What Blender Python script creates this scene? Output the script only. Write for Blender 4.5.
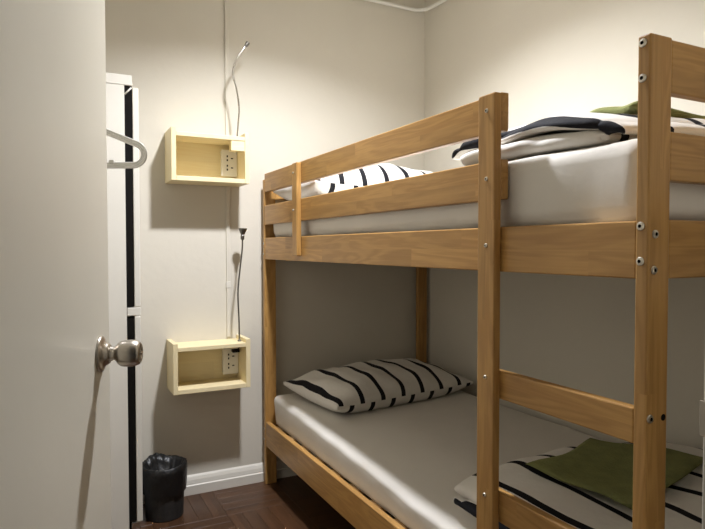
import bpy, bmesh, math, random
from mathutils import Vector, Matrix, Euler

random.seed(7)
S = bpy.context.scene
COL = S.collection
for o in list(bpy.data.objects):
    bpy.data.objects.remove(o)

# ------------------------------------------------------------------ camera
CAM = Vector((-.9107, -2.7293, 1.1451))
YAW, PIT, ROL, FPX = .4728, -.0285, -.0007, 590.19
fw = Vector((math.sin(YAW) * math.cos(PIT), math.cos(YAW) * math.cos(PIT), math.sin(PIT)))
rt = Vector((math.cos(YAW), -math.sin(YAW), 0))
up = rt.cross(fw)
r2 = rt * math.cos(ROL) + up * math.sin(ROL)
u2 = -rt * math.sin(ROL) + up * math.cos(ROL)
cd = bpy.data.cameras.new('camera')
cam = bpy.data.objects.new('camera', cd)
COL.objects.link(cam)
m = Matrix((r2, u2, -fw)).transposed().to_4x4()
m.translation = CAM
cam.matrix_world = m
cd.sensor_fit = 'HORIZONTAL'
cd.sensor_width = 36
cd.lens = FPX / 705 * 36
cd.clip_start = .02
S.camera = cam

# ------------------------------------------------------------------ world, exposure
w = bpy.data.worlds.new('world')
S.world = w
w.use_nodes = True
w.node_tree.nodes['Background'].inputs[0].default_value = (1, .95, .86, 1)
w.node_tree.nodes['Background'].inputs[1].default_value = .03
S.view_settings.view_transform = 'Standard'
S.view_settings.look = 'None'
S.view_settings.gamma = 1
S.view_settings.use_curve_mapping = False
S.view_settings.exposure = 0.0
LAMP_POS = Vector((-.10, -.975, 2.52))
LAMP_W = 50.5
LAMP_COL = (1.0, 1.02, 1.09)


# ------------------------------------------------------------------ materials
def new_mat(name):
    mt = bpy.data.materials.new(name)
    mt.use_nodes = True
    nt = mt.node_tree
    return mt, nt, nt.nodes['Principled BSDF']


def N(nt, t, **kw):
    n = nt.nodes.new(t)
    for k, v in kw.items():
        setattr(n, k, v)
    return n


def plain(name, col, rough=.5, metal=0, noise=0, nscale=8, bump=0, bscale=60, spec=.5):
    mt, nt, b = new_mat(name)
    b.inputs['Roughness'].default_value = rough
    b.inputs['Metallic'].default_value = metal
    b.inputs['Specular IOR Level'].default_value = spec
    tc = N(nt, 'ShaderNodeTexCoord')
    if noise:
        nz = N(nt, 'ShaderNodeTexNoise')
        nz.inputs['Scale'].default_value = nscale
        nz.inputs['Detail'].default_value = 5
        nt.links.new(tc.outputs['Object'], nz.inputs['Vector'])
        rp = N(nt, 'ShaderNodeMapRange')
        rp.inputs['From Min'].default_value = .3
        rp.inputs['From Max'].default_value = .7
        rp.inputs['To Min'].default_value = 1 - noise
        rp.inputs['To Max'].default_value = 1 + noise
        nt.links.new(nz.outputs['Fac'], rp.inputs['Value'])
        mx = N(nt, 'ShaderNodeMix', data_type='RGBA', blend_type='MULTIPLY')
        mx.inputs['Factor'].default_value = 1
        mx.inputs['A'].default_value = (*col, 1)
        nt.links.new(rp.outputs['Result'], mx.inputs['B'])
        nt.links.new(mx.outputs['Result'], b.inputs['Base Color'])
    else:
        b.inputs['Base Color'].default_value = (*col, 1)
    if bump:
        nb = N(nt, 'ShaderNodeTexNoise')
        nb.inputs['Scale'].default_value = bscale
        nb.inputs['Detail'].default_value = 6
        nt.links.new(tc.outputs['Object'], nb.inputs['Vector'])
        bp = N(nt, 'ShaderNodeBump')
        bp.inputs['Strength'].default_value = bump
        bp.inputs['Distance'].default_value = .01
        nt.links.new(nb.outputs['Fac'], bp.inputs['Height'])
        nt.links.new(bp.outputs['Normal'], b.inputs['Normal'])
    return mt


def wood(name, light, dark, rough=.42, seg=.42, lam=.052, tint=.16, spec=.4):
    """solid pine board: grain along local X, glued-up lamellas with finger joints"""
    mt, nt, b = new_mat(name)
    L = nt.links
    tc = N(nt, 'ShaderNodeTexCoord')
    oi = N(nt, 'ShaderNodeObjectInfo')
    off = N(nt, 'ShaderNodeVectorMath', operation='SCALE')
    off.inputs[0].default_value = (13.7, 5.3, 9.1)
    L.new(oi.outputs['Random'], off.inputs['Scale'])
    add = N(nt, 'ShaderNodeVectorMath', operation='ADD')
    L.new(tc.outputs['Object'], add.inputs[0])
    L.new(off.outputs['Vector'], add.inputs[1])
    # lamella / segment id
    sx = N(nt, 'ShaderNodeSeparateXYZ')
    L.new(add.outputs['Vector'], sx.inputs[0])
    sl = N(nt, 'ShaderNodeSeparateXYZ')
    L.new(tc.outputs['Object'], sl.inputs[0])
    ly = N(nt, 'ShaderNodeMath', operation='MULTIPLY')
    L.new(sl.outputs['Y'], ly.inputs[0]); ly.inputs[1].default_value = 1 / lam
    lf = N(nt, 'ShaderNodeMath', operation='FLOOR'); L.new(ly.outputs[0], lf.inputs[0])
    ls = N(nt, 'ShaderNodeMath', operation='MULTIPLY'); L.new(lf.outputs[0], ls.inputs[0]); ls.inputs[1].default_value = .37
    px = N(nt, 'ShaderNodeMath', operation='DIVIDE'); L.new(sx.outputs['X'], px.inputs[0]); px.inputs[1].default_value = seg
    pa = N(nt, 'ShaderNodeMath', operation='ADD'); L.new(px.outputs[0], pa.inputs[0]); L.new(ls.outputs[0], pa.inputs[1])
    pf = N(nt, 'ShaderNodeMath', operation='FLOOR'); L.new(pa.outputs[0], pf.inputs[0])
    cb = N(nt, 'ShaderNodeCombineXYZ'); L.new(pf.outputs[0], cb.inputs[0]); L.new(lf.outputs[0], cb.inputs[1])
    L.new(oi.outputs['Random'], cb.inputs[2])
    wn = N(nt, 'ShaderNodeTexWhiteNoise', noise_dimensions='3D'); L.new(cb.outputs[0], wn.inputs['Vector'])
    # grain
    sh = N(nt, 'ShaderNodeVectorMath', operation='SCALE'); sh.inputs['Scale'].default_value = 3.0
    L.new(wn.outputs['Color'], sh.inputs[0])
    ad2 = N(nt, 'ShaderNodeVectorMath', operation='ADD'); L.new(add.outputs['Vector'], ad2.inputs[0]); L.new(sh.outputs['Vector'], ad2.inputs[1])
    mp = N(nt, 'ShaderNodeMapping'); mp.inputs['Scale'].default_value = (1.6, 16, 16)
    L.new(ad2.outputs['Vector'], mp.inputs['Vector'])
    nz = N(nt, 'ShaderNodeTexNoise'); nz.inputs['Scale'].default_value = 1.0; nz.inputs['Detail'].default_value = 3; nz.inputs['Distortion'].default_value = .6
    L.new(mp.outputs['Vector'], nz.inputs['Vector'])
    rg = N(nt, 'ShaderNodeMath', operation='MULTIPLY'); L.new(nz.outputs['Fac'], rg.inputs[0]); rg.inputs[1].default_value = 42
    sn = N(nt, 'ShaderNodeMath', operation='SINE'); L.new(rg.outputs[0], sn.inputs[0])
    g1 = N(nt, 'ShaderNodeMapRange'); g1.inputs['From Min'].default_value = -1; g1.inputs['From Max'].default_value = 1
    g1.inputs['To Min'].default_value = 0; g1.inputs['To Max'].default_value = .38; L.new(sn.outputs[0], g1.inputs['Value'])
    mp2 = N(nt, 'ShaderNodeMapping'); mp2.inputs['Scale'].default_value = (9, 260, 260)
    L.new(ad2.outputs['Vector'], mp2.inputs['Vector'])
    n2 = N(nt, 'ShaderNodeTexNoise'); n2.inputs['Scale'].default_value = 1; n2.inputs['Detail'].default_value = 2
    L.new(mp2.outputs['Vector'], n2.inputs['Vector'])
    g2 = N(nt, 'ShaderNodeMath', operation='MULTIPLY_ADD'); L.new(n2.outputs['Fac'], g2.inputs[0]); g2.inputs[1].default_value = .45
    L.new(g1.outputs['Result'], g2.inputs[2])
    cr = N(nt, 'ShaderNodeMix', data_type='RGBA')
    cr.inputs['A'].default_value = (*light, 1); cr.inputs['B'].default_value = (*dark, 1)
    L.new(g2.outputs[0], cr.inputs['Factor'])
    tm = N(nt, 'ShaderNodeMapRange'); tm.inputs['To Min'].default_value = 1 - tint; tm.inputs['To Max'].default_value = 1 + tint
    L.new(wn.outputs['Value'], tm.inputs['Value'])
    mx = N(nt, 'ShaderNodeMix', data_type='RGBA', blend_type='MULTIPLY'); mx.inputs['Factor'].default_value = 1
    L.new(cr.outputs['Result'], mx.inputs['A']); L.new(tm.outputs['Result'], mx.inputs['B'])
    L.new(mx.outputs['Result'], b.inputs['Base Color'])
    b.inputs['Roughness'].default_value = rough
    b.inputs['Specular IOR Level'].default_value = spec
    return mt


def striped(name, white, black, period=.105, width=.02, phase=0.0):
    """printed stripes across the cloth, laid out in the cloth's own metres (UV)"""
    mt, nt, b = new_mat(name)
    L = nt.links
    uv = N(nt, 'ShaderNodeUVMap'); uv.uv_map = 'cloth'
    tc = N(nt, 'ShaderNodeTexCoord')
    nz = N(nt, 'ShaderNodeTexNoise'); nz.inputs['Scale'].default_value = 9; nz.inputs['Detail'].default_value = 2
    L.new(tc.outputs['Object'], nz.inputs['Vector'])
    sx = N(nt, 'ShaderNodeSeparateXYZ'); L.new(uv.outputs[0], sx.inputs[0])
    wob = N(nt, 'ShaderNodeMath', operation='MULTIPLY_ADD'); L.new(nz.outputs['Fac'], wob.inputs[0]); wob.inputs[1].default_value = .008
    L.new(sx.outputs['X'], wob.inputs[2])
    ph = N(nt, 'ShaderNodeMath', operation='ADD'); L.new(wob.outputs[0], ph.inputs[0]); ph.inputs[1].default_value = phase
    md = N(nt, 'ShaderNodeMath', operation='FLOORED_MODULO'); L.new(ph.outputs[0], md.inputs[0]); md.inputs[1].default_value = period
    lt = N(nt, 'ShaderNodeMath', operation='LESS_THAN'); L.new(md.outputs[0], lt.inputs[0]); lt.inputs[1].default_value = width
    mx = N(nt, 'ShaderNodeMix', data_type='RGBA'); mx.inputs['A'].default_value = (*white, 1); mx.inputs['B'].default_value = (*black, 1)
    L.new(lt.outputs[0], mx.inputs['Factor']); L.new(mx.outputs['Result'], b.inputs['Base Color'])
    b.inputs['Roughness'].default_value = .85
    b.inputs['Specular IOR Level'].default_value = .2
    nb = N(nt, 'ShaderNodeTexNoise'); nb.inputs['Scale'].default_value = 14; nb.inputs['Detail'].default_value = 4
    L.new(tc.outputs['Object'], nb.inputs['Vector'])
    bp = N(nt, 'ShaderNodeBump'); bp.inputs['Strength'].default_value = .35; bp.inputs['Distance'].default_value = .02
    L.new(nb.outputs['Fac'], bp.inputs['Height']); L.new(bp.outputs['Normal'], b.inputs['Normal'])
    return mt


M = {}
M['wall'] = plain('wall_paint', (.69, .648, .552), .75, noise=.02, nscale=3, bump=.06, bscale=35, spec=.25)
M['ceiling'] = plain('ceiling_paint', (.80, .77, .70), .85, spec=.2)
M['white_gloss'] = plain('white_gloss_paint', (.78, .745, .66), .35, noise=.02, nscale=6, bump=.03, bscale=20)
M['door'] = plain('door_paint', (.80, .76, .64), .38, noise=.025, nscale=4, bump=.04, bscale=30)
M['melamine'] = plain('white_melamine', (.72, .69, .61), .45, noise=.015)
M['black'] = plain('black_and_gap_shade', (.005, .004, .003), .8, noise=.1, spec=.15)  # plug, cord, holes, and the painted shade in the locker's door gap
M['plastic'] = plain('white_plastic', (.80, .78, .72), .4, noise=.02)
M['steel'] = plain('brushed_steel', (.50, .46, .40), .30, 1, noise=.06, nscale=30)
M['bolt'] = plain('zinc_bolt', (.58, .55, .48), .32, 1, noise=.05, nscale=80)
M['gunmetal'] = plain('dark_metal', (.20, .19, .17), .35, 1, noise=.06, nscale=40)
M['chrome'] = plain('chrome', (.72, .70, .66), .18, 1, noise=.03, nscale=40)
M['pine'] = wood('varnished_pine', (.525, .300, .096), (.30, .146, .038), .36, seg=.62, tint=.10)
M['birch'] = wood('pale_birch', (.86, .75, .48), (.80, .66, .38), .45, seg=.9, lam=.25, tint=.04)
M['slat'] = wood('raw_pine', (.62, .44, .24), (.48, .31, .15), .6)
M['parquet'] = wood('dark_parquet', (.082, .037, .016), (.048, .021, .010), .38, seg=2, lam=.5, tint=.22)
M['subfloor'] = plain('floor_grout', (.03, .015, .009), .6, noise=.1)
M['sheet'] = plain('white_sheet', (.80, .765, .70), .8, noise=.015, bump=.22, bscale=7, spec=.25)
M['stripe'] = striped('striped_cotton', (.80, .77, .71), (.012, .012, .015), .114, .024, .057)
M['duvet'] = striped('striped_duvet', (.84, .81, .75), (.012, .012, .015), .12, .022, 0)
M['duvet_wide'] = striped('wide_striped_duvet', (.84, .81, .75), (.012, .012, .015), .14, .027, 0)
M['green'] = plain('green_fleece', (.25, .265, .105), .95, noise=.12, nscale=25, bump=.5, bscale=160, spec=.1)
M['hanger'] = plain('white_hanger_plastic', (.92, .90, .84), .35, noise=.01)
M['bag'] = plain('black_bin_bag', (.008, .008, .008), .42, noise=.1, bump=.6, bscale=22)
M['bin'] = plain('dark_grey_plastic', (.022, .021, .020), .6, noise=.35, nscale=40)
M['lens'] = None
mt, nt, b = new_mat('lamp_diffuser')
b.inputs['Base Color'].default_value = (.9, .88, .82, 1)
b.inputs['Emission Color'].default_value = (*LAMP_COL, 1)
b.inputs['Emission Strength'].default_value = 20
M['lens'] = mt


# ------------------------------------------------------------------ helpers
def link(name, me, mat=None, parent=None, loc=None, rot=None):
    o = bpy.data.objects.new(name, me)
    COL.objects.link(o)
    if mat is not None and me is not None and len(me.materials) == 0:
        me.materials.append(M[mat] if isinstance(mat, str) else mat)
    if parent is not None:
        o.parent = parent
    if loc is not None:
        o.location = loc
    if rot is not None:
        o.rotation_euler = rot
    return o


def mesh(name, bm, smooth=False, angle=None):
    me = bpy.data.meshes.new(name)
    bmesh.ops.recalc_face_normals(bm, faces=bm.faces)
    bm.to_mesh(me)
    bm.free()
    if smooth:
        for p in me.polygons:
            p.use_smooth = True
    return me


def tag(o, label=None, cat=None, group=None, kind=None):
    if label: o['label'] = label
    if cat: o['category'] = cat
    if group: o['group'] = group
    if kind: o['kind'] = kind
    return o


def thing(name, loc, label, cat, group=None, rz=0):
    o = bpy.data.objects.new(name, None)
    COL.objects.link(o)
    o.empty_display_size = .05
    o.location = loc
    o.rotation_euler = (0, 0, rz)
    return tag(o, label, cat, group)


def box_bm(dx, dy, dz, bev=.002, seg=2):
    bm = bmesh.new()
    bmesh.ops.create_cube(bm, size=1)
    bmesh.ops.scale(bm, vec=(dx, dy, dz), verts=bm.verts)
    if bev:
        bmesh.ops.bevel(bm, geom=list(bm.edges), offset=bev, segments=seg, profile=.5, affect='EDGES')
    return bm


def box(name, x0, x1, y0, y1, z0, z1, mat, parent=None, bev=.002, seg=2):
    """box in world coordinates, origin at its centre; parent's location is taken off"""
    c = Vector(((x0 + x1) / 2, (y0 + y1) / 2, (z0 + z1) / 2))
    if parent is not None:
        c = c - wloc(parent)
    return link(name, mesh(name, box_bm(x1 - x0, y1 - y0, z1 - z0, bev, seg)), mat, parent, c)


def wloc(o):
    v = Vector(o.location)
    while o.parent is not None:
        o = o.parent
        v = v + Vector(o.location)
    return v


BOARDS = {}
def board(name, x0, x1, y0, y1, z0, z1, mat, parent, bev=.003):
    """a plank whose local X runs along its longest side, so the grain follows it"""
    d = [x1 - x0, y1 - y0, z1 - z0]
    ax = d.index(max(d))
    if ax == 0:   # along X : wide side = larger of y/z -> local Y
        rot = (math.pi / 2, 0, 0) if d[2] > d[1] else (0, 0, 0)
        dims = (d[0], max(d[1], d[2]), min(d[1], d[2]))
    elif ax == 1:
        if d[2] > d[0]:
            rot = Matrix(((0, 0, 1), (1, 0, 0), (0, 1, 0))).to_euler()
            dims = (d[1], d[2], d[0])
        else:
            rot = (0, 0, math.pi / 2)
            dims = (d[1], d[0], d[2])
    else:
        if d[1] > d[0]:
            rot = Matrix(((0, 0, 1), (0, 1, 0), (-1, 0, 0))).to_euler()
            rot = Matrix(((0, 0, -1), (0, 1, 0), (1, 0, 0))).to_euler()
            dims = (d[2], d[1], d[0])
        else:
            rot = Matrix(((0, 1, 0), (0, 0, 1), (1, 0, 0))).to_euler()
            dims = (d[2], d[0], d[1])
    key = (tuple(round(v, 4) for v in dims), mat, bev)
    if key not in BOARDS:
        BOARDS[key] = mesh(name, box_bm(*dims, bev, 2))
    c = Vector(((x0 + x1) / 2, (y0 + y1) / 2, (z0 + z1) / 2))
    return link(name, BOARDS[key], mat, parent, c - (wloc(parent) if parent else Vector()), rot)


def tube_bm(pts, rad, seg=8, bm=None, cap=True):
    bm = bm or bmesh.new()
    pts = [Vector(p) for p in pts]
    rads = rad if isinstance(rad, (list, tuple)) else [rad] * len(pts)
    rings = []
    t0 = (pts[1] - pts[0]).normalized()
    ref = Vector((0, 0, 1)) if abs(t0.z) < .9 else Vector((1, 0, 0))
    n = t0.cross(ref).normalized()
    for i, p in enumerate(pts):
        t = (pts[min(i + 1, len(pts) - 1)] - pts[max(i - 1, 0)]).normalized()
        n = (n - t * n.dot(t)).normalized()
        bb = t.cross(n)
        rings.append([bm.verts.new(p + (n * math.cos(a) + bb * math.sin(a)) * rads[i])
                      for a in [2 * math.pi * k / seg for k in range(seg)]])
    for a, c in zip(rings, rings[1:]):
        for k in range(seg):
            bm.faces.new((a[k], a[(k + 1) % seg], c[(k + 1) % seg], c[k]))
    if cap:
        bm.faces.new(rings[0]); bm.faces.new(rings[-1])
    return bm


def lathe_bm(prof, seg=32, axis='Z', bm=None):
    """profile of (radius, height); axis Z"""
    bm = bm or bmesh.new()
    rings = []
    for r, h in prof:
        if r < 1e-6:
            rings.append([bm.verts.new((0, 0, h))])
        else:
            rings.append([bm.verts.new((r * math.cos(2 * math.pi * k / seg), r * math.sin(2 * math.pi * k / seg), h)) for k in range(seg)])
    for a, c in zip(rings, rings[1:]):
        for k in range(seg):
            k2 = (k + 1) % seg
            if len(a) == 1 and len(c) == 1: continue
            if len(a) == 1: bm.faces.new((a[0], c[k2], c[k]))
            elif len(c) == 1: bm.faces.new((a[k], a[k2], c[0]))
            else: bm.faces.new((a[k], a[k2], c[k2], c[k]))
    return bm


def smooth_path(pts, n=8):
    """Catmull-Rom through the points"""
    P = [Vector(p) for p in pts]
    P = [P[0] * 2 - P[1]] + P + [P[-1] * 2 - P[-2]]
    out = []
    for i in range(1, len(P) - 2):
        for k in range(n):
            t = k / n
            a, b_, c, d = P[i - 1], P[i], P[i + 1], P[i + 2]
            out.append(.5 * ((2 * b_) + (c - a) * t + (2 * a - 5 * b_ + 4 * c - d) * t * t + (3 * b_ - a - 3 * c + d) * t ** 3))
    out.append(P[-2])
    return out


# ------------------------------------------------------------------ room
XL, XR, YB, YF, ZC = -1.15, .955, .037, -2.33, 2.60
TH = .1
wb = tag(box('wall_back', XL - TH, XR + TH, YB, YB + TH, 0, ZC, 'wall', bev=0), kind='structure')
wr = tag(box('wall_right', XR, XR + TH, YF - .1, YB, 0, ZC, 'wall', bev=0), kind='structure')
wl = tag(box('wall_left', XL - TH, XL, YF - .1, YB, 0, ZC, 'wall', bev=0), kind='structure')
JX0, JX1, DH = -1.085, -.244, 2.07
bm = bmesh.new()
for (a, c, z0, z1) in ((XL, JX0, 0, ZC), (JX1, XR, 0, ZC), (JX0, JX1, DH, ZC)):
    g = bmesh.ops.create_cube(bm, size=1)
    bmesh.ops.scale(bm, vec=(c - a, TH, z1 - z0), verts=g['verts'])
    bmesh.ops.translate(bm, vec=((a + c) / 2, YF - TH / 2, (z0 + z1) / 2), verts=g['verts'])
tag(link('wall_front', mesh('wall_front', bm), 'wall'), kind='structure')
tag(box('ceiling', XL - TH, XR + TH, YF - TH, YB + TH, ZC, ZC + .08, 'ceiling', bev=0), kind='structure')
fl = tag(box('floor', XL - TH, XR + TH, -3.3, YB + TH, -.10, -.006, 'subfloor', bev=0), kind='structure')
# parquet squares of five strips, each square turned against the next
SQ, NS = .30, 5
fx = XL
strip = mesh('parquet_strip', box_bm(SQ - .001, SQ / NS - .0008, .012, .0006, 1))
strip.materials.append(M['parquet'])
ix = 0
pieces = []
while fx < XR - .02:
    fy = YB - SQ; iy = 0
    while fy > -2.45:
        for k in range(NS):
            o = SQ / NS * (k + .5)
            if (ix + iy) % 2:
                c = (fx + SQ / 2, fy + o); rz = 0
            else:
                c = (fx + o, fy + SQ / 2); rz = math.pi / 2
            hx = SQ / 2 if (ix + iy) % 2 else SQ / NS / 2
            if c[0] + hx > XR + .06:
                continue
            pieces.append((c[0], c[1], rz))
        fy -= SQ; iy += 1
    fx += SQ; ix += 1
for (x, y, rz) in pieces:
    o = link('parquet_strip', strip, None, fl, Vector((x, y, -.006)) - wloc(fl), (0, 0, rz))

# baseboards: flat skirting with a sloping moulded cap
def skirting(name, p0, p1, nrm):
    prof = [(0, 0), (.020, 0), (.020, .042), (.015, .046), (.015, .050), (.012, .066), (.006, .080), (0, .088)]
    bm = bmesh.new()
    d = Vector(p1) - Vector(p0)
    a = [bm.verts.new(Vector(p0) + Vector(nrm) * q + Vector((0, 0, h))) for q, h in prof]
    c = [bm.verts.new(Vector(p1) + Vector(nrm) * q + Vector((0, 0, h))) for q, h in prof]
    n = len(prof)
    for k in range(n):
        bm.faces.new((a[k], a[(k + 1) % n], c[(k + 1) % n], c[k]))
    bm.faces.new(a); bm.faces.new(c)
    return tag(link(name, mesh(name, bm), 'white_gloss'), kind='structure')
skirting('baseboard_back', (XL, YB, 0), (XR, YB, 0), (0, -1, 0))
skirting('baseboard_right', (XR, YF, 0), (XR, YB - .02, 0), (-1, 0, 0))
skirting('baseboard_left', (XL, YF, 0), (XL, YB - .02, 0), (1, 0, 0))

# door frame (lining of the doorway) with strike plate
fr = thing('trim_1', (JX1, YF, 0), None, None)
fr['kind'] = 'structure'
box('jamb', JX1 - .022, JX1, YF - TH - .01, YF + .004, 0, DH, 'white_gloss', fr)
box('jamb', JX0, JX0 + .022, YF - TH - .01, YF + .004, 0, DH, 'white_gloss', fr)
box('lintel', JX0, JX1, YF - TH - .01, YF + .004, DH - .022, DH, 'white_gloss', fr)
box('strike_plate', JX1 - .025, JX1 - .022, YF - .03, YF + .0065, .935, .975, 'steel', fr, bev=.0008)

# the open entrance door, hinged on the left jamb
DA = math.radians(17.9)
dd = Vector((math.sin(DA), math.cos(DA), 0))      # along the leaf, away from the hinge
dn = Vector((math.cos(DA), -math.sin(DA), 0))     # normal of the face the camera sees
knob = Vector((-.8360, -1.616, .960))
edge = knob + dd * .066
DW = .79
leaf_c = edge - dd * DW / 2 - dn * .019
leaf = link('door_1', mesh('door_1', box_bm(.038, DW, 2.03, .0025, 2)), 'door', None, (leaf_c.x, leaf_c.y, 1.025), (0, 0, -DA))
leaf['kind'] = 'structure'
def on_door(name, bm, mat, sx, parent=leaf, smooth=True):
    """lathe about local Z turned to stand out from the door face on side sx"""
    bmesh.ops.rotate(bm, cent=(0, 0, 0), matrix=Matrix.Rotation(sx * math.pi / 2, 3, 'Y'), verts=bm.verts)
    o = link(name, mesh(name, bm, smooth), mat, parent)
    o.location = (sx * .019, DW / 2 - .066, .960 - 1.025) if parent is leaf else (0, 0, 0)
    return o
for sx in (1, -1):
    kb = on_door('door_knob', lathe_bm([(.0, .010), (.0135, .010), (.0130, .018), (.0115, .024), (.0135, .027), (.0190, .0305), (.0225, .036),
                                        (.0233, .042), (.0234, .052), (.0223, .060), (.0198, .0660), (.0158, .0688), (.008, .0692), (.008, .0677), (0, .0677)], 40), 'steel', sx)
    on_door('rose', lathe_bm([(0, 0), (.0315, 0), (.0318, .002), (.0305, .0045), (.026, .0065), (.0215, .0085), (.0185, .013), (.0165, .0165), (.0135, .0175), (0, .0175)], 40), 'steel', sx, kb)
    bmb = box_bm(.0035, .012, .003, .0006, 1)
    bmesh.ops.translate(bmb, vec=(0, 0, .0694), verts=bmb.verts)
    on_door('turn_button', bmb, 'chrome', sx, kb, False)
lt = link('latch', mesh('latch', box_bm(.022, .003, .055, .001, 1)), 'steel', leaf, (0, DW / 2 + .001, .960 - 1.025))
for hz in (-.8, 0, .8):
    hb = bmesh.new()
    tube_bm([(0, 0, -.05), (0, 0, .05)], .006, 10, hb)
    link('hinge', mesh('hinge', hb, True), 'steel', leaf, (-.022, -DW / 2 - .004, hz))

# ------------------------------------------------------------------ ceiling lamp
lamp = thing('ceiling_downlight', (LAMP_POS.x, LAMP_POS.y, ZC), 'round white surface-mounted downlight on the ceiling', 'ceiling lamp')
prof = [(0, 0), (.100, 0), (.100, -.134), (.096, -.139), (.092, -.134), (.092, -.02), (0, -.02)]
link('housing', mesh('housing', lathe_bm(prof, 40), False), 'plastic', lamp, (0, 0, 0))
link('diffuser', mesh('diffuser', lathe_bm([(0, 0), (.066, 0), (.066, .012), (0, .012)], 32)), 'lens', lamp, (0, 0, LAMP_POS.z - ZC + .004))
ld = bpy.data.lights.new('lamp_light', 'AREA')
ld.shape = 'DISK'; ld.size = .120; ld.energy = LAMP_W; ld.color = LAMP_COL
lo = bpy.data.objects.new('lamp_light', ld); COL.objects.link(lo)
lo.parent = lamp; lo.location = (0, 0, LAMP_POS.z - ZC)

# ------------------------------------------------------------------ bunk bed
BL, BW = 2.06, .934
bed = thing('bunk_bed', (BW / 2, -BL / 2, 0), 'varnished pine bunk bed with ladder against the right wall', 'bunk bed')
def B(name, *a, parent=bed):
    return board(name, *a, 'pine', parent)
T, PW, PY = .022, .057, .025
near_post = B('post', 0, PW, -BL, -BL + PY, 0, 1.510)
nr_post = B('post', BW - PW, BW, -BL, -BL + PY, 0, 1.510)
far_post = B('post', 0, PW, -PY, 0, 0, 1.470)
fr_post = B('post', BW - PW, BW, -PY, 0, 0, 1.470)
ZS = (1.090, 1.192); ZL = (.187, .306)
for (z0, z1) in (ZS, ZL):
    B('side_rail', .002, .002 + T, -BL + PY, -PY, z0, z1)
    B('side_rail', BW - .002 - T, BW - .002, -BL + PY, -PY, z0, z1)
B('guard_rail', .001, .001 + T, -1.687, -PY, 1.410, 1.497)
B('guard_rail', .001, .001 + T, -1.687, -PY, 1.255, 1.346)
B('guard_rail', BW - .001 - T, BW - .001, -BL + PY, -PY, 1.255, 1.346)
brk = B('guard_bracket', -T + .002, .001, -.490, -.437, 1.112, 1.492)
lad = B('ladder_upright', -T + .002, .001, -1.688, -1.631, .187, 1.495)
for (z0, z1) in ((.798, .862), (.512, .582), (.235, .300)):
    if z0 > .3:
        B('rung', .001, .001 + T, -BL + PY, -1.631, z0, z1)
for (z0, z1) in ((1.415, 1.507), (1.262, 1.348), (1.09, 1.194), ZL):
    B('end_rail', PW, BW - PW, -BL + .001, -BL + .001 + T, z0, z1)
for (z0, z1) in ((1.375, 1.455), (1.235, 1.320), ZS, ZL):
    B('end_rail', PW, BW - PW, -.001 - T, -.001, z0, z1)
# slats and the ledges that carry them
for zt in (1.190, .290):
    for x0 in (.002 + T, BW - .002 - T - .024):
        board('slat_ledge', x0, x0 + .024, -BL + .03, -.03, zt - .045, zt - .017, 'slat', bed)
    for k in range(13):
        y = -.10 - k * (BL - .2) / 12
        board('bed_slat', .026, BW - .026, y - .034, y + .034, zt - .017, zt, 'slat', bed, .0015)
# bolt: dished washer head with a dark hex socket
def bolt_mesh(r):
    bm = lathe_bm([(0, -.001), (r, -.001), (r, .0015), (r * .86, .0030), (r * .50, .0036), (r * .44, .0036)], 20)
    n0 = len(bm.faces)
    me_ = lathe_bm([(r * .44, .0036), (r * .40, .0012), (0, .0012)], 6, bm=bm)
    bm.faces.ensure_lookup_table()
    for f_ in list(bm.faces)[n0:]:
        f_.material_index = 1
    me = mesh('bolt', bm)
    me.materials.append(M['bolt']); me.materials.append(M['black'])
    return me
BM, BS = bolt_mesh(.0076), bolt_mesh(.0050)
def bolt(parent, p, axis, me=BM):
    """axis: direction the head faces, in world"""
    o = link('bolt', me, None, parent)
    q = Vector(axis).to_track_quat('Z', 'Y').to_matrix().to_4x4()
    q.translation = p
    bpy.context.view_layer.update()
    o.matrix_parent_inverse = Matrix.Identity(4)
    o.matrix_basis = parent.matrix_world.inverted() @ q
    return o
for z in (1.496, 1.436, 1.182, 1.121):
    bolt(near_post, (0, -BL + .0145, z), (-1, 0, 0))
for (x, z) in ((.017, 1.168), (.015, 1.106), (.010, .848), (.010, .555)):
    bolt(near_post, (x, -BL, z), (0, -1, 0))
for z in (1.457, 1.302, 1.150, .846, .571):
    bolt(lad, (-T + .002, -1.662, z), (-1, 0, 0), BS)
for z in (1.452, 1.300):
    bolt(brk, (-T + .002, -.455, z), (-1, 0, 0), BS)
for z in (1.165, 1.115, .270, .220):
    bolt(far_post, (0, -.0125, z), (-1, 0, 0), BS)
hb = lathe_bm([(0, .0003), (.006, .0003), (.006, -.002), (0, -.002)], 14)
o = link('bolt_hole', mesh('bolt_hole', hb), 'black', near_post)
q = Vector((0, -1, 0)).to_track_quat('Z', 'Y').to_matrix().to_4x4(); q.translation = (.046, -BL - .0002, .846)
o.matrix_basis = near_post.matrix_world.inverted() @ q

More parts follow.
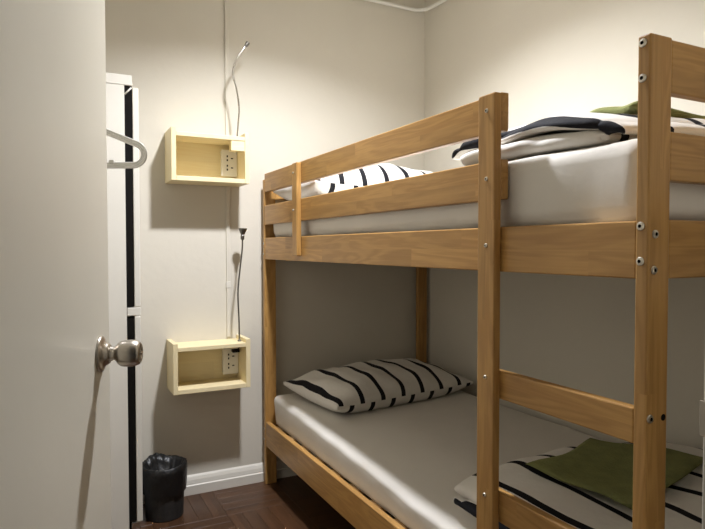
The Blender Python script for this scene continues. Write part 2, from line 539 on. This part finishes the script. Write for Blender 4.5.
# ------------------------------------------------------------------ mattresses in fitted sheets
def mattress(x0, x1, y0, y1, z0, z1, seed, r=.035, sag=0, under=.005):
    rnd = random.Random(seed)
    ph = [rnd.uniform(0, 6.28) for _ in range(8)]
    bm = bmesh.new()
    bmesh.ops.create_cube(bm, size=1)
    bmesh.ops.scale(bm, vec=(x1 - x0, y1 - y0, z1 - z0), verts=bm.verts)
    bmesh.ops.bevel(bm, geom=list(bm.edges), offset=r, segments=5, profile=.5, affect='EDGES')
    # subdivide long flats for the soft waves
    for ax, step in ((1, .045), (0, .06)):
        lo_ = min(v.co[ax] for v in bm.verts); hi = max(v.co[ax] for v in bm.verts)
        k = lo_ + step
        while k < hi - .03:
            n = [0, 0, 0]; n[ax] = 1; c = [0, 0, 0]; c[ax] = k
            bmesh.ops.bisect_plane(bm, geom=list(bm.verts) + list(bm.edges) + list(bm.faces), plane_co=c, plane_no=n)
            k += step
    bmesh.ops.bisect_plane(bm, geom=list(bm.verts) + list(bm.edges) + list(bm.faces), plane_co=(0, 0, 0), plane_no=(0, 0, 1))
    h = (z1 - z0) / 2
    for v in bm.verts:
        x, y, z = v.co
        s = .5 + .5 * min(1, max(-1, z / h))
        v.co.z += s * (.0025 * math.sin(7 * y + ph[0] + 3 * x) + .0010 * math.sin(19 * y + 8 * x + ph[1]))
        if abs(x) > (x1 - x0) / 2 - .012:
            e = math.copysign(1, x)
            v.co.x += e * (.003 * math.sin(9 * y + ph[2]) + .0018 * math.sin(31 * y + 14 * z + ph[3]))
            v.co.x -= e * under * (.5 - .5 * z / h)
        if sag and x < .15:
            yy = (y1 - y0) / 2 - y                  # metres from the head end
            v.co.z -= s * sag * min(1, yy / 1.3) * max(0, 1 - (x + (x1 - x0) / 2) / .30) ** 1.3
    return bm, Vector(((x0 + x1) / 2, (y0 + y1) / 2, (z0 + z1) / 2))
bm, c = mattress(.030, .900, -BL + .036, -.050, .290, .440, 1, .028, .050, .010)
tag(link('mattress', mesh('mattress', bm, True), 'sheet', None, c), 'thin mattress in a plain white fitted sheet on the lower bunk', 'mattress', 'mattresses in white sheets')
bm, c = mattress(.029, .900, -BL + .036, -.034, 1.190, 1.350, 2)
tag(link('mattress', mesh('mattress', bm, True), 'sheet', None, c), 'mattress in a white fitted sheet on the upper bunk', 'mattress', 'mattresses in white sheets')

# ------------------------------------------------------------------ pillows
def pillow(lx, ly, htop, hbot, seed, stripe_off=.045):
    """origin at the underside; long side along X; cloth UV x = metres along the long side"""
    rnd = random.Random(seed)
    ph = [rnd.uniform(0, 6.28) for _ in range(10)]
    nx, ny = 44, 30
    bm = bmesh.new()
    uvl = bm.loops.layers.uv.new('cloth')
    G = {}
    U = {}
    for side in (1, -1):
        for i in range(nx + 1):
            for j in range(ny + 1):
                a = -1 + 2 * i / nx; b_ = -1 + 2 * j / ny
                a_, bb = math.sin(a * math.pi / 2), math.sin(b_ * math.pi / 2)
                edge_ = i in (0, nx) or j in (0, ny)
                if side == -1 and edge_:
                    G[side, i, j] = G[1, i, j]; continue
                px = a_ * lx / 2 * (1 - .03 * (1 - bb * bb) * abs(a_) ** 3)
                py = bb * ly / 2 * (1 - .05 * (1 - a_ * a_) * abs(bb) ** 3)
                t = max(0, (1 - abs(a_) ** 3.2)) ** .55 * max(0, (1 - abs(bb) ** 2.6)) ** .52
                wr_ = .0035 * math.sin(14 * a_ + 5 * bb + ph[0]) + .003 * math.sin(9 * bb - 7 * a_ + ph[1]) + .0025 * math.sin(23 * a_ + ph[2] + 4 * bb)
                z = hbot + (htop * t + wr_ * min(1, 3 * t) if side == 1 else -hbot * min(1, 1.9 * t))
                if side == 1: z += .012 * (abs(a_) ** 4) * (abs(bb) ** 4) 
                v = bm.verts.new((px, py, z))
                G[side, i, j] = v
    for side in (1, -1):
        for i in range(nx):
            for j in range(ny):
                q = [(i, j), (i + 1, j), (i + 1, j + 1), (i, j + 1)]
                try:
                    f_ = bm.faces.new([G[(side,) + k] for k in (q if side == 1 else q[::-1])])
                except ValueError:
                    continue
                for lp, k in zip(f_.loops, (q if side == 1 else q[::-1])):
                    a = math.sin((-1 + 2 * k[0] / nx) * math.pi / 2)
                    lp[uvl].uv = (a * lx / 2 + 5 + (0 if side == 1 else stripe_off), 0)
    return bm
bm = pillow(.79, .46, .092, .046, 3, .057)
tag(link('pillow', mesh('pillow', bm, True), 'stripe', None, (.480, -.290, .447), (math.radians(2), 0, math.radians(8))),
    'black and white striped pillow at the head of the lower bunk', 'pillow', 'striped pillows')
bm = pillow(.78, .46, .125, .055, 8)
tag(link('pillow', mesh('pillow', bm, True), 'stripe', None, (.430, -.275, 1.353), (0, 0, math.radians(2))),
    'striped pillow on the upper bunk, seen between the guard rails', 'pillow', 'striped pillows')

# ------------------------------------------------------------------ folded duvets
def duvet(x0, x1, y0, y1, zb, layer, nl, seed, s0=0., flare=.02, splay=.035, back=.012, shift=0., endlow=0.):
    """a cloth folded back and forth; path in XZ, swept along Y; UV x = metres along the path"""
    rnd = random.Random(seed)
    ph = [rnd.uniform(0, 6.28) for _ in range(12)]
    path = []
    n = 26
    half = layer * .5
    for l in range(nl):
        zz = zb + half + l * layer
        xs = [x0 + half + (x1 - x0 - 2 * half) * k / n for k in range(n + 1)]
        if l % 2 == 0: xs = xs[::-1]            # bottom layer runs back to front
        for x in xs: path.append((x, zz))
        if l < nl - 1:
            ctr = (xs[-1], zz + half); sg = -1 if l % 2 == 0 else 1
            for k in range(1, 6):
                a = -math.pi / 2 + math.pi * k / 6
                path.append((ctr[0] + sg * math.cos(a) * half * 1.15, ctr[1] + math.sin(a) * half))
    s = [0]
    for p, q_ in zip(path, path[1:]): s.append(s[-1] + math.hypot(q_[0] - p[0], q_[1] - p[1]))
    mid = (nl - 1) * (n + 1) + (nl - 2) * 5 + 2      # middle of the topmost front fold
    smid = s[mid]
    if shift == 'fold':                              # a stripe runs along the lower front fold
        shift = .004 - (s[n + 3] - smid + s0) % .12
    ny = 40
    bm = bmesh.new(); uvl = bm.loops.layers.uv.new('cloth')
    V = []
    for i, (x, z) in enumerate(path):
        row = []
        lf = (z - zb) / (layer * nl)
        for j in range(ny + 1):
            t = j / ny
            y = y0 + (y1 - y0) * t
            e = min(t, 1 - t)
            droop = 0
            dx = .011 * math.sin(5 * y + ph[0] + 8 * lf) + .007 * math.sin(17 * y + ph[1] + 11 * lf) + .003 * math.sin(41 * y + ph[6] + 15 * lf + 20 * x) + back * lf
            dz = lf * (.008 * math.sin(6 * x + 4 * y + ph[2]) + .005 * math.sin(13 * y - 9 * x + ph[3]) + .004 * math.sin(29 * y + 17 * x + ph[7]) + .003 * math.sin(37 * x - 11 * y + ph[8]))
            dy = splay * math.sin(7.3 * lf + ph[4]) * (1 if t < .5 else -1) * (1 - 2 * e) + .006 * math.sin(11 * x + ph[5] + 5 * lf) * (1 - 2 * e)
            # ends pinched towards the mattress, front lower than the back
            dz -= lf * layer * nl * .22 * max(0, 1 - e / .10) ** 2
            dz -= lf * layer * nl * endlow * max(0, 1 - t / .30) ** 1.4
            dz -= lf * flare * max(0, 1 - (x - x0) / .12) ** 1.5
            row.append(bm.verts.new((x + dx * min(1, .3 + lf), y + dy, max(z + dz, zb + half * .6))))
        V.append(row)
    for i in range(len(path) - 1):
        for j in range(ny):
            f_ = bm.faces.new((V[i][j], V[i + 1][j], V[i + 1][j + 1], V[i][j + 1]))
            for lp, k in zip(f_.loops, (i, i + 1, i + 1, i)):
                lp[uvl].uv = (s[k] - smid + s0 + (shift if k < 2 * (n + 1) + 7 else 0), 0)
    return bm
def add_duvet(args, label, mat='duvet'):
    x0, x1, y0, y1, zb = args[:5]
    bm = duvet(*args)
    c = Vector(((x0 + x1) / 2, (y0 + y1) / 2, zb))
    bmesh.ops.translate(bm, vec=-c, verts=bm.verts)
    o = link('duvet', mesh('duvet', bm, True), mat, None, c)
    sd = o.modifiers.new('thick', 'SOLIDIFY'); sd.thickness = args[5] * .78; sd.offset = 0; sd.use_rim = True
    ss = o.modifiers.new('soft', 'SUBSURF'); ss.levels = 1; ss.render_levels = 1
    return tag(o, label, 'duvet', 'folded striped duvets')
add_duvet((.066, .870, -2.000, -1.445, .444, .021, 4, 5, 1.2 - .069, .02, .035, .012, 'fold'), 'folded black and white striped duvet at the foot of the lower bunk')
add_duvet((.050, .870, -1.940, -1.450, 1.354, .0225, 4, 9, 1.4 + .004, .02, .035, .012, .075, .42), 'folded black and white striped duvet at the foot of the upper bunk', 'duvet_wide')

# ------------------------------------------------------------------ green blankets
def towel(corners, zb, th, seed, layers=2):
    rnd = random.Random(seed); ph = [rnd.uniform(0, 6.28) for _ in range(8)]
    bm = bmesh.new(); n = 20
    A, B_, C_, D_ = [Vector(c) for c in corners]
    rows = {}
    for side in (0, 1):
        for i in range(n + 1):
            for j in range(n + 1):
                u, v = i / n, j / n
                p = (A * (1 - u) + B_ * u) * (1 - v) + (D_ * (1 - u) + C_ * u) * v
                e = min(u, 1 - u, v, 1 - v)
                if side == 1 and e == 0: rows[1, i, j] = rows[0, i, j]; continue
                k = min(1, e / .06) ** .5
                base = .004 * math.sin(5 * u + 3 * v + ph[0]) + .003 * math.sin(9 * v - 4 * u + ph[1])
                z = zb + p.z + base + (th * (.5 + .5 * k) if side == 0 else th * (.5 - .5 * k))
                w_ = .006 * math.sin(8 * v + ph[2]) * (1 - min(1, e / .2)); q = .006 * math.sin(7 * u + ph[3]) * (1 - min(1, e / .2))
                rows[side, i, j] = bm.verts.new((p.x + w_, p.y + q, z))
    for side in (0, 1):
        for i in range(n):
            for j in range(n):
                q = [rows[side, i, j], rows[side, i + 1, j], rows[side, i + 1, j + 1], rows[side, i, j + 1]]
                try: bm.faces.new(q if side == 0 else q[::-1])
                except ValueError: pass
    return bm
def add_towel(corners, zb, th, seed, label):
    c = Vector((sum(k[0] for k in corners) / 4, sum(k[1] for k in corners) / 4, zb))
    bm = towel([(x - c.x, y - c.y, z) for x, y, z in corners], 0, th, seed)
    return tag(link('folded_blanket', mesh('folded_blanket', bm, True), 'green', None, c), label, 'blanket', 'green fleece blankets')
add_towel([(.235, -1.525, 0), (.585, -1.440, 0), (.760, -1.720, 0), (.275, -1.835, 0)], .541, .012, 4, 'flat olive green fleece lying on the lower bunk duvet')
add_towel([(.24, -1.700, .026), (.56, -1.690, .026), (.52, -1.900, 0), (.20, -1.885, 0)], 1.427, .026, 6, 'olive green fleece folded on top of the upper bunk duvet')

# ------------------------------------------------------------------ wall shelves
def shelf(zb, zt, label, block):
    x0, x1, d, t = -.447, -.104, .165, .020
    y0 = YB - d
    s = thing('wall_shelf', ((x0 + x1) / 2, YB, zb), label, 'shelf', 'open box shelves on the back wall')
    def b(name, *a): return board(name, *a, 'birch', s, .0015)
    b('side_panel', x0, x0 + t, y0, YB - .001, zb, zt)
    b('side_panel', x1 - t, x1, y0, YB - .001, zb, zt)
    b('top_panel', x0 + t, x1 - t, y0 + .001, YB - .001, zt - .018 - .018, zt - .018)
    b('bottom_panel', x0 + t, x1 - t, y0 + .001, YB - .001, zb, zb + .020)
    b('back_panel', x0 + t, x1 - t, YB - .009, YB - .001, zb + .020, zt - .036)
    if block:
        b('corner_block', x1 - t - .062, x1 - t, y0 + .004, y0 + .040, zt - .036 - .046, zt - .036)
    return s
SU = shelf(1.435, 1.662, 'upper pale wooden box shelf on the back wall, level with the top bunk', True)
SL = shelf(.508, .730, 'lower pale wooden box shelf on the back wall, above the waste bin', False)

def outlet(zc, label):
    xc = -.162
    yb = YB - .009
    s = thing('power_outlet', (xc, yb, zc), label, 'power outlet', 'outlets inside the shelves')
    box('back_box', xc - .034, xc + .034, yb - .026, yb - .0005, zc - .058, zc + .058, 'plastic', s, .003)
    fp = box('faceplate', xc - .037, xc + .037, yb - .033, yb - .026, zc - .062, zc + .062, 'plastic', s, .003)
    hole = mesh('socket_hole', box_bm(.010, .002, .005, 0)); hole.materials.append(M['black'])
    vh = mesh('socket_hole', box_bm(.006, .002, .009, 0)); vh.materials.append(M['black'])
    for dz in (.022, -.022):
        for (dx, dy_, me) in ((-.010, .009, vh), (-.010, -.009, vh), (.012, 0, hole)):
            link('socket_hole', me, None, fp, (dx, -.0036, dz + dy_))
    return s
outlet(1.540, 'white double power outlet inside the upper box shelf')
outlet(.612, 'white double power outlet inside the lower box shelf')

# ------------------------------------------------------------------ gooseneck reading lamps
def gooseneck(label, pts, head, base, mat, chrome_bits=()):
    root = thing('reading_lamp', base, label, 'reading lamp', 'gooseneck reading lamps')
    off = Vector(base)
    path = [p - off for p in smooth_path(pts, 10)]
    link('stem', mesh('stem', tube_bm(path, .0038, 8), True), mat, root)
    link('base_collar', mesh('base_collar', lathe_bm([(0, 0), (.009, 0), (.009, .004), (.005, .008), (0, .008)], 16), True), mat, root)
    d = (Vector(pts[-1]) - Vector(pts[-2])).normalized()
    h = link('lamp_head', mesh('lamp_head', lathe_bm(head, 20), False), 'gunmetal', root, Vector(pts[-1]) - off)
    h.rotation_euler = d.to_track_quat('Z', 'Y').to_euler()
    lens = lathe_bm([(0, head[-1][1] - .004), (head[-1][0] * .85, head[-1][1] - .004), (head[-1][0] * .85, head[-1][1] - .006), (0, head[-1][1] - .006)], 16)
    l = link('lens', mesh('lens', lens), 'plastic', root, h.location, h.rotation_euler)
    for (a, c) in chrome_bits:
        seg = path[int(a * (len(path) - 1)):int(c * (len(path) - 1)) + 1]
        link('sleeve', mesh('sleeve', tube_bm(seg, .0050, 8), True), 'chrome', root)
    return root
HEADW = [(.0035, -.004), (.008, -.002), (.009, .004), (.009, .016), (.0075, .019), (.010, .024), (.019, .044), (.020, .050), (.018, .050)]
HEADN = [(.0035, -.004), (.006, -.001), (.0085, .004), (.0095, .020), (.008, .020)]
yl_ = YB - .125
zt = 1.662 - .018
gooseneck('silver gooseneck reading lamp curving up from the upper box shelf',
          [(-.149, yl_, zt), (-.141, yl_, 1.735), (-.139, yl_, 1.785), (-.150, yl_ - .002, 1.86), (-.166, yl_, 1.921), (-.163, yl_, 1.957), (-.142, yl_ - .004, 2.01), (-.108, yl_ - .006, 2.062)],
          HEADN, (-.149, yl_, zt), 'chrome', ((.30, .38), (.52, .58), (.72, .86)))
zt = .730 - .018
yw_ = YB - .10
lw = gooseneck('dark gooseneck reading lamp standing up from the lower box shelf',
               [(-.136, yw_, zt), (-.138, yw_, .811), (-.142, yw_, .941), (-.132, yw_, 1.042), (-.121, yw_, 1.135), (-.119, yw_, 1.185)],
               HEADW, (-.136, yw_, zt), 'gunmetal')
# its plug adapter and cord inside the shelf
pb = box_bm(.034, .026, .014, .003)
link('plug', mesh('plug', pb), 'black', lw, Vector((-.146, YB - .070, .664)) - Vector((-.136, yw_, zt)))
cb_ = smooth_path([(0, 0, -.018), (.001, .008, -.030), (-.004, .020, -.042)], 6)
link('cord', mesh('cord', tube_bm(cb_, .0025, 8), True), 'black', lw)

# ------------------------------------------------------------------ cable trunking and conduit
tr = thing('cable_trunking', (-.161, YB, .736), 'narrow white cable trunking running up the back wall behind the shelves', 'trunking')
box('trunking_run', -.170, -.152, YB - .009, YB - .0005, 1.640, 2.58, 'wall', tr, .0015)
box('trunking_run', -.170, -.152, YB - .009, YB - .0005, .722, 1.434, 'wall', tr, .0015)
box('joint_cover', -.172, -.150, YB - .011, YB - .0005, .955, .985, 'melamine', tr, .0015)

pc = thing('conduit_pipe', (XR - .02, YB - .02, 2.442), 'white conduit pipe bending around the top corner of the room', 'pipe')
bx_ = smooth_path([(-.60, 0, .004), (-.40, 0, .003), (-.20, 0, .001), (-.10, 0, 0), (-.045, -.006, 0), (-.012, -.030, 0), (-.002, -.085, -.002), (0, -.20, -.006), (0, -.8, -.02)], 8)
link('pipe', mesh('pipe', tube_bm(bx_, .0095, 12), True), 'plastic', pc)
for (p, d) in (((-.44, .004, .003), (.024, .036, .012)), ((.002, -.5, -.012), (.036, .024, .012))):
    bmc = box_bm(d[0], d[1], .030, .003)
    link('pipe_clip', mesh('pipe_clip', bmc), 'plastic', pc, p)
bmw = tube_bm([(-.60, 0, .004), (-2.075, 0, .010)], .0095, 12)
link('pipe', mesh('pipe', bmw, True), 'plastic', pc)

# ------------------------------------------------------------------ locker
LX0, LY0, LY1 = XL + .005, -.220, YB - .022
lk = thing('locker', ((LX0 - .6) / 2, (LY0 + LY1) / 2, 0), 'tall narrow white locker with two stacked doors in the left corner', 'locker')
PT = .018
box('side_panel', LX0, -.642, LY0, LY0 + PT, .0, 1.790, 'melamine', lk)
box('side_panel', LX0, -.642, LY1 - PT, LY1, .0, 1.790, 'melamine', lk)
box('top_panel', LX0, -.613, LY0 - .002, LY1, 1.790, 1.830, 'melamine', lk)
box('middle_shelf', LX0 + PT, -.613, LY0 + PT, LY1 - PT, .868, .906, 'melamine', lk)
box('shelf_edge', -.640, -.588, LY0 + .001, LY0 + PT, .872, .904, 'melamine', lk)
box('bottom_panel', LX0 + PT, -.613, LY0 + PT, LY1 - PT, .035, .060, 'melamine', lk)
box('back_panel', LX0, LX0 + .006, LY0 + PT, LY1 - PT, .035, 1.790, 'melamine', lk)
for (z0, z1) in ((.907, 1.789), (.036, .867)):  # black strips stand in for the shade inside the gap behind the doors
    box('gap_shade_strip', -.641, -.6125, LY0 + .006, LY0 + .016, z0, z1, 'black', lk, 0)
    box('gap_shade_strip', -.641, -.6125, LY1 - .016, LY1 - .006, z0, z1, 'black', lk, 0)
for (z0, z1) in ((.908, 1.784), (.030, .868)):
    dr = box('locker_door', -.612, -.589, LY0, LY1, z0, z1, 'melamine', lk, .003)
    for zz in (z0 + .05, z1 - .05):
        box('hinge', -.636, -.6125, LY0 + .0165, LY0 + .028, zz - .018, zz + .018, 'chrome', dr, .001)
box('foot', -.632, -.600, LY0 + .002, LY0 + .03, 0, .030, 'chrome', lk, .002)
hk = bmesh.new(); tube_bm([(-.640, LY0 + .0045, 1.755), (-.615, LY0 + .0045, 1.783)], .0035, 8, hk)
bmesh.ops.translate(hk, vec=-Vector(lk.location), verts=hk.verts)
link('door_stay', mesh('door_stay', hk, True), 'melamine', lk)

# ------------------------------------------------------------------ clothes rail with a hanger (mostly behind the open door)
HC = Vector((-.905, -1.378, 0))
RZ = 1.500
cr = thing('clothes_rail', (XL, -.85, RZ), 'chrome wall-mounted clothes rail hidden behind the open door', 'clothes rail')
bm = tube_bm([(HC.x, -1.47, RZ), (HC.x, -.35, RZ)], .010, 14)
bmesh.ops.translate(bm, vec=-Vector(cr.location), verts=bm.verts)
link('rail', mesh('rail', bm, True), 'chrome', cr)
for y in (-1.42, -.40):
    bm = tube_bm([(XL + .001, y, RZ), (HC.x - .008, y, RZ)], .007, 12)
    bmesh.ops.translate(bm, vec=-Vector(cr.location), verts=bm.verts)
    link('bracket', mesh('bracket', bm, True), 'chrome', cr)
hg = thing('clothes_hanger', (HC.x, HC.y, 1.313), 'white plastic clothes hanger poking out from behind the door', 'hanger', rz=-YAW)
# outline in its own plane: x across, z up, origin under the hook at the bottom bar
R_ = .022
tip = .167
pts = []
def arc(cx, cz, r, a0, a1, n=10):
    return [(cx + r * math.cos(math.radians(a0 + (a1 - a0) * k / n)), 0, cz + r * math.sin(math.radians(a0 + (a1 - a0) * k / n))) for k in range(n + 1)]
right = [(0, 0, .110)] + [(.02, 0, .1045)] + arc(tip - .002, R_, R_, 62, -90)
left = [(-x, y, z) for x, y, z in right][::-1]
loop = right + left
def offset_loop(lp, d):
    out = []
    n_ = len(lp)
    for k in range(n_):
        p0, p1 = Vector(lp[k - 1]), Vector(lp[(k + 1) % n_])
        t_ = (p1 - p0).normalized()
        out.append(Vector(lp[k]) + Vector((-t_.z, 0, t_.x)) * d)
    return out
bm = bmesh.new()
for (d_, r_) in ((.0042, .0024), (-.0042, .0024), (0, .0022), (.002, .0016), (-.002, .0016)):
    q_ = offset_loop(loop, d_)
    tube_bm(q_ + [q_[0]], r_, 8, bm, cap=False)
link('frame', mesh('frame', bm, True), 'hanger', hg)
hook = [(0, 0, .100), (0, 0, .130), (0, 0, .150)] + arc(0, .183, .0165, -60, 200, 14)
hook = smooth_path([(0, 0, .100), (0, 0, .135)] + arc(-.000, .1830, .0145, -40, 195, 10), 4)
link('hook', mesh('hook', tube_bm(hook, .0028, 8), True), 'chrome', hg)
for sx in (1, -1):
    link('strap_notch', mesh('strap_notch', box_bm(.010, .009, .008, .002)), 'plastic', hg, (sx * .121, 0, .007))

# ------------------------------------------------------------------ waste bin with liner
bc = Vector((-.490, -.134, 0))
wbn = thing('waste_bin', bc, 'small dark waste bin on the floor beside the white locker', 'waste bin')
r0, r1, hh = .076, .086, .212
link('body', mesh('body', lathe_bm([(0, 0), (r0, 0), (r0 + .002, .004), (r1, hh), (r1 + .002, hh + .003), (r1 - .003, hh + .003), (r0 - .003, .008), (0, .008)], 40), False), 'bin', wbn)
bmr = bmesh.new()
tube_bm([(r1 * math.cos(a), r1 * math.sin(a), hh) for a in [2 * math.pi * k / 40 for k in range(41)]], .0035, 8, bmr, cap=False)
link('rim', mesh('rim', bmr, True), 'bin', wbn)
# liner: hangs down inside, folds over the rim and covers the upper half, crumpled
rnd = random.Random(11)
bm = bmesh.new()
ns = 72
prof = [(.045, .150), (.066, .185), (.080, .215), (.088, .226), (.0945, .224), (.0950, .200), (.0935, .165), (.0915, .130), (.0900, .108)]
rings = []
f1 = [rnd.uniform(0, 6.28) for _ in range(8)]
for q, (r, h) in enumerate(prof):
    ring = []
    for k in range(ns):
        a = 2 * math.pi * k / ns
        cr_ = .5 * math.sin(9 * a + f1[0] + q) + .5 * math.sin(17 * a + f1[1] - q) + .4 * math.sin(29 * a + f1[2])
        dr_ = .0012 * cr_ if q >= 4 else .004 * cr_
        dz = 0
        if q in (2, 3, 4): dz = .004 * max(0, math.sin(2 * a + f1[3])) + .0015 * cr_
        if q == 8: dz = .004 * math.sin(5 * a + f1[4])
        # a puffed-up tuft at the back left
        puff = max(0, math.cos(a - 1.9)) ** 3
        if q in (1, 2): dz += .030 * puff
        ring.append(bm.verts.new(((r + dr_) * math.cos(a), (r + dr_) * math.sin(a), h + dz)))
    rings.append(ring)
bot = bm.verts.new((0, 0, .14))
for k in range(ns): bm.faces.new((bot, rings[0][(k + 1) % ns], rings[0][k]))
for a, c in zip(rings, rings[1:]):
    for k in range(ns): bm.faces.new((a[k], a[(k + 1) % ns], c[(k + 1) % ns], c[k]))
tag(link('bin_liner', mesh('bin_liner', bm, True), 'bag', None, bc), 'crumpled black plastic bag folded over the waste bin rim', 'bin bag')

bpy.context.view_layer.update()
